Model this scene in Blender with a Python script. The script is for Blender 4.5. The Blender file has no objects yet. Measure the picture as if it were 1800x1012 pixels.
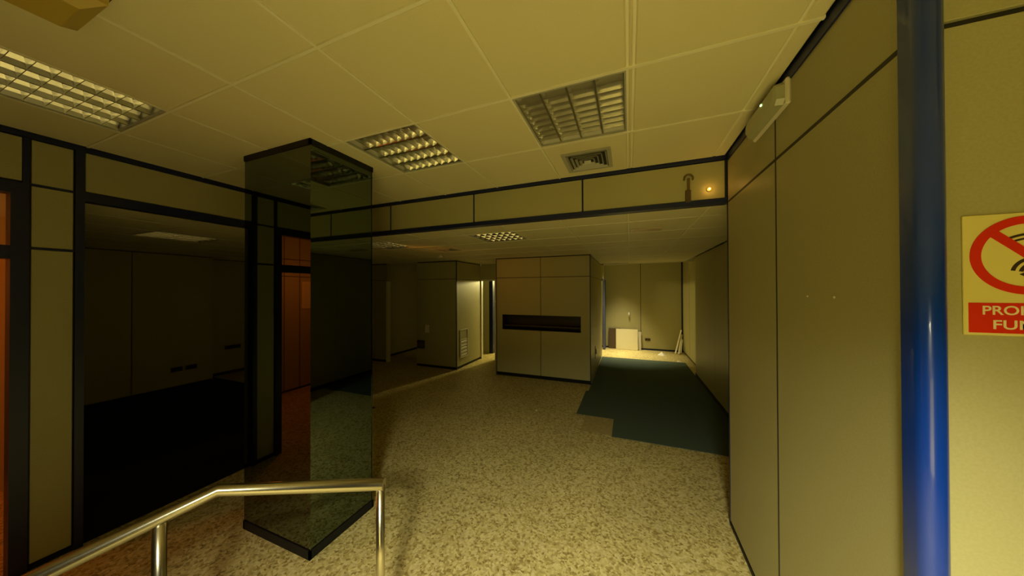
import bpy, bmesh, math, random
from mathutils import Vector, Matrix
random.seed(7)
S = bpy.context.scene
C = S.collection
PI = math.pi

# ------------------------------------------------------------------ camera
cam_d = bpy.data.cameras.new('camera')
cam = bpy.data.objects.new('camera', cam_d); C.objects.link(cam)
cam_d.sensor_fit = 'HORIZONTAL'; cam_d.sensor_width = 36.0
cam_d.lens = 522.256 / 1800 * 36.0
cam_d.clip_start = 0.02; cam_d.clip_end = 60
YAW, PITCH, ROLL, EYE = math.radians(21.455), math.radians(0.362), math.radians(-0.204), 1.753
_r = Vector((math.cos(YAW), math.sin(YAW), 0)); _f0 = Vector((-math.sin(YAW), math.cos(YAW), 0)); _z = Vector((0, 0, 1))
_f = _f0 * math.cos(PITCH) + _z * math.sin(PITCH); _u = -_f0 * math.sin(PITCH) + _z * math.cos(PITCH)
_R = _r * math.cos(ROLL) + _u * math.sin(ROLL); _U = -_r * math.sin(ROLL) + _u * math.cos(ROLL)
m = Matrix((( _R.x, _U.x, -_f.x, 0), (_R.y, _U.y, -_f.y, 0), (_R.z, _U.z, -_f.z, EYE), (0, 0, 0, 1)))
cam.matrix_world = m
S.camera = cam

# ------------------------------------------------------------------ world, lights, exposure
w = bpy.data.worlds.new('night'); S.world = w; w.use_nodes = True
w.node_tree.nodes['Background'].inputs[0].default_value = (0.02, 0.02, 0.03, 1)
w.node_tree.nodes['Background'].inputs[1].default_value = 0.3
S.view_settings.view_transform = 'Standard'; S.view_settings.look = 'None'
S.view_settings.gamma = 1.0; S.view_settings.use_curve_mapping = False
S.view_settings.exposure = 0.0

def area(name, loc, aim, sx, sy, power, col):
    d = bpy.data.lights.new(name, 'AREA'); d.shape = 'RECTANGLE'; d.size = sx; d.size_y = sy
    d.energy = power; d.color = col
    o = bpy.data.objects.new(name, d); C.objects.link(o); o.location = loc
    o.rotation_euler = (Vector(aim) - Vector(loc)).to_track_quat('-Z', 'Y').to_euler()
    return o
def point(name, loc, power, col, rad=0.1):
    d = bpy.data.lights.new(name, 'POINT'); d.energy = power; d.color = col; d.shadow_soft_size = rad
    o = bpy.data.objects.new(name, d); C.objects.link(o); o.location = loc
    return o
KEY = (1.0, 0.95, 0.60)
point('passage_lamp', (-2.75, 8.50, 2.1), 118, (1.0, 0.84, 0.32), 0.10)               # lamp in the passage behind the centre block
gl = area('added_uplight', (0.25, -1.22, 0.95), (0.3, 1.9, 2.72), 1.0, 1.5, 11, (1.0, 0.76, 0.18)); gl.data.spread = math.radians(120)   # unseen uplight added behind the camera to brighten ceiling and bulkhead
dl = area('passage_floor_fill', (-0.25, 8.62, 2.73), (-0.15, 8.62, 0), 0.3, 0.3, 16, (1.0, 0.86, 0.48)); dl.data.spread = math.radians(62)   # unseen light added to brighten the far passage floor
LAMP, AIM = Vector((0.10, -0.86, 2.22)), Vector((0.0, 0.35, 0.0))
lit = area('floodlight_beam', LAMP, AIM, 0.40, 0.30, 55, KEY); lit.data.spread = math.radians(97)   # floodlight over the entrance, just behind the camera
point('office_lamp', (-4.5, -0.9, 2.0), 26, (1.0, 0.20, 0.02), 0.12)                 # orange lamp in the side office

SPOT, SPOT_AIM = Vector((-3.40, 2.86, 2.16)), Vector((-1.9, 5.6, 1.95))
_d = bpy.data.lights.new('amber_beam', 'SPOT'); _d.energy = 20; _d.color = (1.0, 0.33, 0.03); _d.spot_size = math.radians(60); _d.spot_blend = 0.9; _d.shadow_soft_size = 0.05
_o = bpy.data.objects.new('amber_beam', _d); C.objects.link(_o); _o.location = SPOT
_o.rotation_euler = (SPOT_AIM - SPOT).to_track_quat('-Z', 'Y').to_euler()       # unseen amber spot added behind the column to tint the far room

# ------------------------------------------------------------------ materials
MATS = {}
def mat(name, col, rough=0.6, metal=0.0, noise=None, bump=0.0, spec=0.5, emit=None, estr=0, scale=60, coat=0.0):
    if name in MATS: return MATS[name]
    M = bpy.data.materials.new(name); M.use_nodes = True
    nt = M.node_tree; b = nt.nodes['Principled BSDF']
    b.inputs['Base Color'].default_value = (*col, 1); b.inputs['Roughness'].default_value = rough
    b.inputs['Metallic'].default_value = metal; b.inputs['Specular IOR Level'].default_value = spec
    b.inputs['Coat Weight'].default_value = coat
    if emit: b.inputs['Emission Color'].default_value = (*emit, 1); b.inputs['Emission Strength'].default_value = estr
    if noise or bump:
        tc = nt.nodes.new('ShaderNodeTexCoord'); n = nt.nodes.new('ShaderNodeTexNoise')
        n.inputs['Scale'].default_value = scale; n.inputs['Detail'].default_value = 4
        nt.links.new(tc.outputs['Object'], n.inputs['Vector'])
        if noise:
            r = nt.nodes.new('ShaderNodeValToRGB')
            r.color_ramp.elements[0].position = 0.3; r.color_ramp.elements[1].position = 0.7
            r.color_ramp.elements[0].color = (*[c * (1 - noise) for c in col], 1)
            r.color_ramp.elements[1].color = (*[min(1, c * (1 + noise)) for c in col], 1)
            nt.links.new(n.outputs['Fac'], r.inputs['Fac']); nt.links.new(r.outputs['Color'], b.inputs['Base Color'])
        if bump:
            bp = nt.nodes.new('ShaderNodeBump'); bp.inputs['Strength'].default_value = bump; bp.inputs['Distance'].default_value = 0.002
            nt.links.new(n.outputs['Fac'], bp.inputs['Height']); nt.links.new(bp.outputs['Normal'], b.inputs['Normal'])
    MATS[name] = M
    return M

panel_m = mat('cream_laminate', (0.455, 0.425, 0.215), 0.45, noise=0.05, bump=0.05, scale=140)
tile_m = mat('ceiling_tile_white', (0.80, 0.73, 0.46), 0.55, noise=0.02, bump=0.03, scale=200)
grid_m = mat('ceiling_grid', (0.90, 0.86, 0.66), 0.4)
joint_m = mat('joint_shadow_gap', (0.035, 0.032, 0.03), 0.6)
navy_m = mat('navy_trim', (0.006, 0.012, 0.075), 0.4)
blue_m = mat('blue_post_paint', (0.004, 0.045, 0.42), 0.28, coat=0.3)
black_m = mat('black_trim', (0.008, 0.008, 0.010), 0.55, spec=0.25)
carpet_m = mat('carpet_dark_teal', (0.085, 0.115, 0.095), 0.95, noise=0.25, bump=0.6, spec=0.1, scale=300)
carpet2_m = mat('carpet_navy', (0.014, 0.016, 0.028), 0.95, noise=0.25, bump=0.6, spec=0.1, scale=300)
steel_m = mat('brushed_stainless', (0.62, 0.58, 0.48), 0.24, 1.0, bump=0.04, scale=90)
alu_m = mat('louvre_aluminium', (0.82, 0.80, 0.74), 0.26, 1.0)
white_m = mat('white_enamel', (0.75, 0.73, 0.66), 0.4)
tube_m = mat('fluorescent_tube_off', (0.8, 0.8, 0.76), 0.25)
plast_m = mat('white_plastic', (0.72, 0.68, 0.56), 0.4)
cover_m = mat('lamp_cover_plastic', (0.42, 0.42, 0.26), 0.15, coat=0.4)
vent_m = mat('vent_grey', (0.42, 0.41, 0.33), 0.45)
ventdark_m = mat('vent_dark', (0.02, 0.02, 0.018), 0.7)
brown_m = mat('brown_board', (0.10, 0.065, 0.03), 0.6, noise=0.1, scale=25)
paper_m = mat('white_paper', (0.85, 0.82, 0.70), 0.7)
dark_m = mat('dark_plastic', (0.03, 0.022, 0.018), 0.4)
slot_m = mat('slot_dark', (0.028, 0.02, 0.016), 0.5)
sign_m = mat('sign_yellow', (0.86, 0.76, 0.26), 0.35)
red_m = mat('sign_red', (0.78, 0.035, 0.008), 0.35)
ink_m = mat('sign_ink', (0.05, 0.03, 0.02), 0.5)
letter_m = mat('sign_lettering', (0.92, 0.80, 0.50), 0.4)
amber_m = mat('amber_cover', (0.50, 0.36, 0.06), 0.35)
led_m = mat('green_led', (0.2, 0.9, 0.2), 0.3, emit=(0.45, 1.0, 0.25), estr=6)
glow_m = mat('reflected_amber_glow', (1.0, 0.6, 0.2), 0.3, emit=(1.0, 0.45, 0.08), estr=9)  # emits in place of an orange light reflected on the bulkhead
patch_m = mat('glue_residue', (0.40, 0.32, 0.125), 0.7, noise=0.15, scale=18)

def mirror_material():
    M = bpy.data.materials.new('dark_mirror_glass'); M.use_nodes = True
    nt = M.node_tree; b = nt.nodes['Principled BSDF']
    b.inputs['Base Color'].default_value = (0.125, 0.155, 0.115, 1); b.inputs['Metallic'].default_value = 1.0
    b.inputs['Roughness'].default_value = 0.02; b.inputs['Specular IOR Level'].default_value = 0.3
    return M
mirror_m = mirror_material()

def pane_material():
    M = bpy.data.materials.new('clear_pane'); M.use_nodes = True
    nt = M.node_tree; nt.nodes.remove(nt.nodes['Principled BSDF']); out = nt.nodes['Material Output']
    t = nt.nodes.new('ShaderNodeBsdfTransparent'); g = nt.nodes.new('ShaderNodeBsdfGlossy'); x = nt.nodes.new('ShaderNodeMixShader')
    t.inputs[0].default_value = (0.92, 0.95, 0.93, 1); g.inputs['Roughness'].default_value = 0.03
    x.inputs[0].default_value = 0.06
    nt.links.new(t.outputs[0], x.inputs[1]); nt.links.new(g.outputs[0], x.inputs[2]); nt.links.new(x.outputs[0], out.inputs[0])
    return M
pane_m = pane_material()

def terrazzo():
    M = bpy.data.materials.new('terrazzo'); M.use_nodes = True
    nt = M.node_tree; b = nt.nodes['Principled BSDF']; L = nt.links.new
    tc = nt.nodes.new('ShaderNodeTexCoord')
    wn = nt.nodes.new('ShaderNodeTexNoise'); wn.inputs['Scale'].default_value = 30; wn.inputs['Detail'].default_value = 2
    mx = nt.nodes.new('ShaderNodeMix'); mx.data_type = 'VECTOR'; mx.inputs['Factor'].default_value = 0.02
    L(tc.outputs['Object'], wn.inputs['Vector']); L(tc.outputs['Object'], mx.inputs['A']); L(wn.outputs['Color'], mx.inputs['B'])
    v = nt.nodes.new('ShaderNodeTexVoronoi'); v.inputs['Scale'].default_value = 72; v.inputs['Randomness'].default_value = 1
    L(mx.outputs['Result'], v.inputs['Vector'])
    r = nt.nodes.new('ShaderNodeValToRGB'); e = r.color_ramp.elements
    e[0].position = 0.0; e[0].color = (0.26, 0.195, 0.06, 1)
    e[1].position = 1.0; e[1].color = (0.76, 0.66, 0.33, 1)
    for p, c in ((0.22, (0.42, 0.335, 0.125)), (0.45, (0.55, 0.455, 0.185)), (0.7, (0.64, 0.54, 0.24))):
        k = r.color_ramp.elements.new(p); k.color = (*c, 1)
    sp = nt.nodes.new('ShaderNodeSeparateColor'); L(v.outputs['Color'], sp.inputs[0]); L(sp.outputs[0], r.inputs['Fac'])
    # pale chips at a coarser size
    v2 = nt.nodes.new('ShaderNodeTexVoronoi'); v2.inputs['Scale'].default_value = 38; L(mx.outputs['Result'], v2.inputs['Vector'])
    s2 = nt.nodes.new('ShaderNodeSeparateColor'); L(v2.outputs['Color'], s2.inputs[0])
    r2 = nt.nodes.new('ShaderNodeValToRGB'); r2.color_ramp.elements[0].position = 0.78; r2.color_ramp.elements[1].position = 0.82
    L(s2.outputs[1], r2.inputs['Fac'])
    m2 = nt.nodes.new('ShaderNodeMix'); m2.data_type = 'RGBA'
    mult = nt.nodes.new('ShaderNodeMath'); mult.operation = 'MULTIPLY'; mult.inputs[1].default_value = 0.55
    L(r2.outputs['Color'], mult.inputs[0]); L(mult.outputs[0], m2.inputs['Factor']); L(r.outputs['Color'], m2.inputs['A'])
    m2.inputs['B'].default_value = (0.72, 0.62, 0.33, 1)
    # wear clouds
    n3 = nt.nodes.new('ShaderNodeTexNoise'); n3.inputs['Scale'].default_value = 1.1; n3.inputs['Detail'].default_value = 5
    L(tc.outputs['Object'], n3.inputs['Vector'])
    r3 = nt.nodes.new('ShaderNodeValToRGB'); r3.color_ramp.elements[0].position = 0.3; r3.color_ramp.elements[0].color = (0.82, 0.82, 0.82, 1)
    r3.color_ramp.elements[1].position = 0.7
    L(n3.outputs['Fac'], r3.inputs['Fac'])
    m3 = nt.nodes.new('ShaderNodeMix'); m3.data_type = 'RGBA'; m3.blend_type = 'MULTIPLY'; m3.inputs['Factor'].default_value = 1
    L(m2.outputs['Result'], m3.inputs['A']); L(r3.outputs['Color'], m3.inputs['B']); L(m3.outputs['Result'], b.inputs['Base Color'])
    b.inputs['Roughness'].default_value = 0.48; b.inputs['Specular IOR Level'].default_value = 0.2
    return M
terr_m = terrazzo()
facade_m = mat('dark_facade', (0.10, 0.085, 0.06), 0.4)

# ------------------------------------------------------------------ helpers
def tag(o, label, cat=None, group=None, kind=None):
    o['label'] = label
    if cat: o['category'] = cat
    if group: o['group'] = group
    if kind: o['kind'] = kind
    return o
def link(name, me, parent=None, loc=(0, 0, 0)):
    o = bpy.data.objects.new(name, me); C.objects.link(o); o.location = loc
    if parent:
        o.parent = parent
    return o
def thing(name, label, cat, loc, group=None, kind=None):
    o = bpy.data.objects.new(name, None); C.objects.link(o); o.location = loc; o.empty_display_size = 0.1
    return tag(o, label, cat, group, kind)
def origin(o):
    v = Vector((0, 0, 0))
    while o: v += o.location; o = o.parent
    return v
_cache = {}
def box_mesh(sx, sy, sz, m, bev=0.0):
    k = (round(sx, 4), round(sy, 4), round(sz, 4), m.name, round(bev, 4))
    if k in _cache: return _cache[k]
    bm = bmesh.new(); bmesh.ops.create_cube(bm, size=1)
    bmesh.ops.scale(bm, vec=(sx, sy, sz), verts=bm.verts)
    if bev: bmesh.ops.bevel(bm, geom=list(bm.edges), offset=bev, segments=1, affect='EDGES')
    me = bpy.data.meshes.new('box'); bm.to_mesh(me); bm.free(); me.materials.append(m)
    _cache[k] = me
    return me
def box(name, x0, x1, y0, y1, z0, z1, m, parent=None, bev=0.0):
    """world-space box; the origin sits at its centre"""
    c = Vector(((x0 + x1) / 2, (y0 + y1) / 2, (z0 + z1) / 2))
    if parent: c -= origin(parent)
    return link(name, box_mesh(abs(x1 - x0), abs(y1 - y0), abs(z1 - z0), m, bev), parent, c)
def multi(name, boxes, m, parent=None, base=None):
    """one mesh made of several boxes (one part only)"""
    bm = bmesh.new()
    b0 = Vector(base) if base else Vector((0, 0, 0))
    for (x0, x1, y0, y1, z0, z1) in boxes:
        r = bmesh.ops.create_cube(bm, size=1)
        bmesh.ops.scale(bm, vec=(abs(x1 - x0), abs(y1 - y0), abs(z1 - z0)), verts=r['verts'])
        bmesh.ops.translate(bm, vec=Vector(((x0 + x1) / 2, (y0 + y1) / 2, (z0 + z1) / 2)) - b0, verts=r['verts'])
    me = bpy.data.meshes.new(name); bm.to_mesh(me); bm.free(); me.materials.append(m)
    loc = b0 - (origin(parent) if parent else Vector((0, 0, 0)))
    return link(name, me, parent, loc)
def poly_mesh(verts, faces, m, smooth=False):
    me = bpy.data.meshes.new('shape'); me.from_pydata([tuple(v) for v in verts], [], faces)
    bm = bmesh.new(); bm.from_mesh(me); bmesh.ops.recalc_face_normals(bm, faces=bm.faces); bm.to_mesh(me); bm.free()
    me.materials.append(m)
    if smooth:
        for p in me.polygons: p.use_smooth = True
    return me
def prism(pts, d, m):
    """2-D outline in (a, b), extruded by d: returns verts as (a, depth, b)"""
    n = len(pts)
    vs = [(a, 0, b) for a, b in pts] + [(a, d, b) for a, b in pts]
    fs = [list(range(n)), list(range(2 * n - 1, n - 1, -1))] + [[i, (i + 1) % n, n + (i + 1) % n, n + i] for i in range(n)]
    return poly_mesh(vs, fs, m)
def tube_mesh(path, rad, m, seg=20, cap=True):
    path = [Vector(p) for p in path]; vs, fs = [], []
    up = Vector((0, 0, 1)); n = len(path)
    for i, p in enumerate(path):
        if i == 0: t = path[1] - p
        elif i == n - 1: t = p - path[-2]
        else: t = (path[i + 1] - p).normalized() + (p - path[i - 1]).normalized()
        t.normalize()
        ref = up if abs(t.z) < 0.95 else Vector((1, 0, 0))
        a = t.cross(ref).normalized(); b = a.cross(t).normalized()
        for k in range(seg):
            q = 2 * PI * k / seg
            vs.append(p + (a * math.cos(q) + b * math.sin(q)) * rad)
    for i in range(n - 1):
        for k in range(seg):
            fs.append([i * seg + k, i * seg + (k + 1) % seg, (i + 1) * seg + (k + 1) % seg, (i + 1) * seg + k])
    if cap:
        fs.append(list(range(seg))[::-1]); fs.append([(n - 1) * seg + k for k in range(seg)])
    me = poly_mesh(vs, fs, m, True)
    for p in me.polygons:
        if len(p.vertices) > 4: p.use_smooth = False
    return me
def struct(o, label, cat): return tag(o, label, cat, kind='structure')

# panels on a wall plane: axis 'x' -> the face looks along x, u runs along y; axis 'y' -> u runs along x
def panels(parent, axis, face, sign, us, zs, m=None, gap=0.008, th=0.014, skip=()):
    m = m or panel_m
    for i in range(len(us) - 1):
        for j in range(len(zs) - 1):
            if (i, j) in skip: continue
            a0, a1 = us[i] + gap / 2, us[i + 1] - gap / 2; z0, z1 = zs[j] + gap / 2, zs[j + 1] - gap / 2
            f0, f1 = sorted((face, face - sign * th))
            if axis == 'x': box('panel', f0, f1, a0, a1, z0, z1, m, parent, 0.002)
            else: box('panel', a0, a1, f0, f1, z0, z1, m, parent, 0.002)

H, HF = 2.754, 2.406            # ceiling of the entrance bay, lowered ceiling behind the fascias
XR, XL, YF = 0.695, -3.519, 2.665
YB = 5.631                      # fronts of the two blocks
YK = 9.433                      # far wall

# ------------------------------------------------------------------ floor
fl = box('floor', -8.3, 2.7, -2.3, 9.6, -0.1, 0.0, terr_m)
struct(fl, 'speckled cream and brown terrazzo floor', 'floor')

# ------------------------------------------------------------------ ceilings
def tile_mesh(w, d, m, th=0.016, ch=0.007):
    k = ('tile', round(w, 4), round(d, 4), m.name)
    if k in _cache: return _cache[k]
    a, b = w / 2, d / 2
    vs = [(-a, -b, th), (a, -b, th), (a, b, th), (-a, b, th), (-a, -b, ch), (a, -b, ch), (a, b, ch), (-a, b, ch),
          (-a + ch, -b + ch, 0), (a - ch, -b + ch, 0), (a - ch, b - ch, 0), (-a + ch, b - ch, 0)]
    fs = [[0, 1, 2, 3], [0, 1, 5, 4], [1, 2, 6, 5], [2, 3, 7, 6], [3, 0, 4, 7], [4, 5, 9, 8], [5, 6, 10, 9], [6, 7, 11, 10], [7, 4, 8, 11], [8, 9, 10, 11]]
    me = poly_mesh(vs, fs, m); _cache[k] = me
    return me
def tile_field(parent, xs, ys, z, holes, gap=0.008):
    for i in range(len(xs) - 1):
        for j in range(len(ys) - 1):
            cx, cy = (xs[i] + xs[i + 1]) / 2, (ys[j] + ys[j + 1]) / 2
            if any(abs(cx - hx) < 0.2 and abs(cy - hy) < 0.2 for hx, hy in holes): continue
            link('ceiling_tile', tile_mesh(xs[i + 1] - xs[i] - gap, ys[j + 1] - ys[j] - gap, tile_m), parent, Vector((cx, cy, z)) - origin(parent))

XS1 = [-3.505, -2.984, -2.384, -1.787, -1.19, -0.572, 0.0, 0.026, 0.606, 0.682]
YS1 = [-1.05, -0.36, 0.24, 0.84, 1.44, 2.03, 2.652]
XS1E = [0.682, 1.2, 1.8, 2.55]
YS1E = [-1.05, -0.36, 0.24, 1.09]
ce = box('ceiling', -3.6, 2.7, -1.15, 2.72, H + 0.20, H + 0.26, grid_m)
struct(ce, 'suspended ceiling of cream metal tiles over the entrance bay', 'ceiling')
T1 = {'left': (-2.684, 0.54), 'mid': (-1.4885, 1.735), 'right': (-0.286, 1.735)}
tile_field(ce, XS1, YS1, H, list(T1.values()))
tile_field(ce, XS1E, YS1E, H, [])
for y in YS1[1:-1]: box('grid_bar', -3.5, 0.68, y - 0.0065, y + 0.0065, H - 0.0030, H + 0.03, grid_m, ce)
for x in XS1[1:6]: box('grid_bar', x - 0.0065, x + 0.0065, -1.04, 2.65, H - 0.0022, H + 0.03, grid_m, ce)
for x in XS1[6:-1]: box('grid_bar', x - 0.011, x + 0.011, -1.04, 2.65, H + 0.006, H + 0.03, grid_m, ce)

XS2 = [-8.2, -7.8, -7.2, -6.6, -6.0, -5.4, -4.8, -4.2, -3.6, -3.0, -2.4, -1.8, -1.2, -0.6, 0.0, 0.6, 1.24]
YS2 = [2.75, 3.09, 3.69, 4.29, 4.89, 5.49, 6.09, 6.69, 7.29, 7.86]
cl = box('ceiling_lowered', -8.3, 1.45, YF + 0.07, 7.86, HF + 0.16, HF + 0.2, grid_m)
struct(cl, 'lower suspended tile ceiling of the deep room behind the blue trimmed fascia', 'ceiling')
T2 = [(-1.5, 3.39), (-3.3, 3.39)]
tile_field(cl, XS2, YS2, HF, T2)
for y in YS2[1:-1]: box('grid_bar', -8.2, 1.24, y - 0.0065, y + 0.0065, HF - 0.0030, HF + 0.03, grid_m, cl)
for x in XS2[1:-1]: box('grid_bar', x - 0.0065, x + 0.0065, 2.75, 7.86, HF - 0.0022, HF + 0.03, grid_m, cl)
box('edge_trim', -0.62, 1.4, 7.86, 7.89, HF - 0.02, HF + 0.2, grid_m, cl)
cs = box('ceiling_side', -8.3, XL - 0.08, 0.8, YF + 0.07, HF + 0.16, HF + 0.2, grid_m)
struct(cs, 'low tile ceiling of the unlit room on the left', 'ceiling')
XS3 = [-8.2, -7.8, -7.2, -6.6, -6.0, -5.4, -4.8, -4.2, -3.6]
YS3 = [0.84, 1.59, 2.19, 2.75]
T3 = [(-5.1, 1.89)]
tile_field(cs, XS3, YS3, HF, T3)
for y in YS3[1:-1]: box('grid_bar', -8.2, -3.6, y - 0.0065, y + 0.0065, HF - 0.0030, HF + 0.03, grid_m, cs)
for x in XS3[1:-1]: box('grid_bar', x - 0.0065, x + 0.0065, 0.9, 2.75, HF - 0.0022, HF + 0.03, grid_m, cs)
cb = box('ceiling_back', -8.3, 1.5, 7.86, 9.6, H + 0.05, H + 0.1, grid_m)
struct(cb, 'ceiling of the bright passage at the far end', 'ceiling')

# ------------------------------------------------------------------ right wall, blue post, sign wall
wr = box('wall_right', XR + 0.014, 1.30, 1.14, YF, 0.0, H + 0.1, joint_m)
struct(wr, 'cream panelled wall running along the right side', 'wall')
panels(wr, 'x', XR, -1, [1.10, 1.885, YF + 0.001], [0.03, HF, H - 0.03], gap=0.011)
box('top_trim', XR - 0.008, XR + 0.012, 1.12, YF, H - 0.042, H + 0.012, navy_m, wr)
box('base_trim', XR - 0.003, XR + 0.012, 1.12, YF, 0.0, 0.028, black_m, wr)
box('joint_strip', XR - 0.001, XR + 0.012, 1.880, 1.890, 0.03, H - 0.04, joint_m, wr)
box('joint_strip', XR - 0.001, XR + 0.012, 1.13, YF - 0.01, HF - 0.0075, HF + 0.0075, joint_m, wr)
box('corner_trim', XR - 0.003, XR + 0.02, YF - 0.010, YF + 0.012, 0.0, H, navy_m, wr)
box('end_panel', XR + 0.02, 1.26, YF, YF + 0.012, 0.0, H - 0.02, panel_m, wr)

ws = box('wall_sign', XR + 0.03, 2.6, 1.129, 1.20, 0.0, H + 0.1, joint_m)
struct(ws, 'bright cream panelled wall carrying the prohibition sign', 'wall')
panels(ws, 'y', 1.115, -1, [0.735, 1.82, 2.6], [0.03, 2.43, H - 0.03], gap=0.018)
box('base_trim', 0.735, 2.6, 1.112, 1.13, 0, 0.028, black_m, ws)
box('top_trim', 0.735, 2.6, 1.105, 1.13, H - 0.042, H + 0.012, navy_m, ws)
# rounded corner post
pts = []
x0, x1, y0, y1, rr = 0.683, 0.739, 1.068, 1.135, 0.026
for cx, cy, a0 in ((x1 - rr, y0 + rr, -90), (x1 - 0.004, y1 - 0.004, 0), (x0 + 0.004, y1 - 0.004, 90), (x0 + rr, y0 + rr, 180)):
    r_ = rr if cy < 1.11 else 0.004
    for k in range(9):
        q = math.radians(a0 + 90 * k / 8); pts.append((cx + r_ * math.cos(q), cy + r_ * math.sin(q)))
n = len(pts)
vs = [(a, b, 0) for a, b in pts] + [(a, b, H) for a, b in pts]
me = poly_mesh(vs, [list(range(n))[::-1], list(range(n, 2 * n))] + [[i, (i + 1) % n, n + (i + 1) % n, n + i] for i in range(n)], blue_m, True)
for p in me.polygons:
    if len(p.vertices) > 4: p.use_smooth = False
tp = link('trim_1', me); struct(tp, 'glossy blue rounded corner post beside the prohibition sign', 'post')

# rest of the entrance bay behind the camera
we = box('wall_entrance_right', 2.6, 2.7, -1.15, 1.2, 0, H + 0.1, facade_m); struct(we, 'dark facade to the right of the entrance', 'wall')
wb = multi('wall_entrance', [(-3.6, -0.35, -1.15, -1.05, 0, H + 0.1), (0.85, 2.7, -1.15, -1.05, 0, H + 0.1), (-0.35, 0.85, -1.15, -1.05, 2.12, H + 0.1)], facade_m)
struct(wb, 'dark facade around the glazed entrance behind the viewer', 'wall')
dr = thing('door_1', 'glazed entrance door behind the viewer', 'door', (0.25, -1.10, 0), kind='structure')
multi('frame', [(-0.35, -0.31, -1.13, -1.07, 0, 2.12), (0.81, 0.85, -1.13, -1.07, 0, 2.12), (-0.31, 0.81, -1.13, -1.07, 2.07, 2.12), (-0.31, 0.81, -1.13, -1.07, 0, 0.08)], navy_m, dr, (0.25, -1.10, 0))
box('pane', -0.31, 0.81, -1.103, -1.097, 0.08, 2.07, pane_m, dr)
fd = thing('floodlight', 'lit floodlight above the entrance behind the viewer', 'floodlight', (LAMP.x, -1.05, LAMP.z))
_q = (AIM - LAMP).to_track_quat('-Z', 'Y')
hs = link('housing', box_mesh(0.44, 0.34, 0.07, black_m, 0.008), fd, LAMP - (AIM - LAMP).normalized() * 0.045 - fd.location); hs.rotation_mode = 'QUATERNION'; hs.rotation_quaternion = _q
link('bracket', tube_mesh([(0, 0, 0), (0, 0.08, 0.01), (0, 0.15, 0.03)], 0.015, black_m, 12), fd)

# ------------------------------------------------------------------ fascia across the bay
fa = box('wall_fascia', XL - 0.07, XR + 0.02, YF + 0.014, YF + 0.07, HF, H + 0.1, joint_m)
struct(fa, 'cream panelled bulkhead with blue trims across the room', 'wall')
panels(fa, 'y', YF, -1, [XL, -2.541, -1.46, -0.375, XR - 0.012], [HF + 0.030, H - 0.024], gap=0.012)
box('top_trim', XL, XR, YF - 0.010, YF + 0.013, H - 0.026, H + 0.012, navy_m, fa)
box('bottom_trim', XL, XR, YF - 0.010, YF + 0.073, HF - 0.004, HF + 0.032, navy_m, fa)
for x in (-2.541, -1.46, -0.375): box('joint_trim', x - 0.007, x + 0.007, YF - 0.002, YF + 0.013, HF + 0.034, H - 0.032, navy_m, fa)

# ------------------------------------------------------------------ left wall: door, narrow panel, blue posts, bulkhead over the opening
wl = multi('wall_left', [(XL - 0.07, XL - 0.014, -2.2, -0.36, 0, H + 0.1), (XL - 0.07, XL - 0.014, 0.58, 0.80, 0, H + 0.1),
                         (XL - 0.07, XL - 0.014, -0.36, 0.58, 2.43, H + 0.1), (XL - 0.07, XL - 0.014, 0.80, YF, HF, H + 0.1)], joint_m)
struct(wl, 'cream panelled wall with navy frames along the left side', 'wall')
panels(wl, 'x', XL, 1, [-1.04, -0.37], [0.03, 2.03, 2.43, H - 0.03], gap=0.016)
panels(wl, 'x', XL, 1, [0.628, 0.796], [0.03, 2.028, 2.43, H - 0.03], gap=0.016)
panels(wl, 'x', XL, 1, [-0.36, 0.612], [2.436, H - 0.03], gap=0.016)
panels(wl, 'x', XL, 1, [0.831, YF - 0.01], [HF + 0.036, H - 0.03], gap=0.012)
box('post', XL - 0.075, XL + 0.012, 0.794, 0.832, 0, H - 0.03, navy_m, wl)
box('post', XL - 0.013, XL + 0.004, 0.606, 0.628, 2.43, H - 0.03, navy_m, wl)
box('top_trim', XL - 0.013, XL + 0.010, -1.04, YF, H - 0.034, H + 0.012, navy_m, wl)
box('bottom_trim', XL - 0.075, XL + 0.010, 0.832, YF, HF - 0.026, HF + 0.034, navy_m, wl)
box('joint_trim', XL - 0.013, XL + 0.002, 0.63, 0.794, 2.020, 2.036, navy_m, wl)
box('joint_trim', XL - 0.013, XL + 0.002, 0.63, 0.794, 2.422, 2.438, navy_m, wl)
box('base_trim', XL - 0.013, XL + 0.004, 0.63, 0.794, 0, 0.03, black_m, wl)
d2 = thing('door_2', 'navy framed office doorway with a transom light, glowing orange inside', 'door', (XL, 0.11, 0), kind='structure')
multi('frame', [(XL - 0.08, XL + 0.014, 0.565, 0.627, 0, 2.43), (XL - 0.08, XL + 0.014, -0.42, -0.36, 0, 2.43), (XL - 0.08, XL + 0.014, -0.36, 0.565, 2.36, 2.43)], navy_m, d2, (XL, 0.11, 0))
box('transom_bar', XL - 0.08, XL + 0.012, -0.36, 0.565, 1.955, 2.036, navy_m, d2)
box('pane', XL - 0.04, XL - 0.034, -0.36, 0.565, 2.036, 2.36, pane_m, d2)

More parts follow.
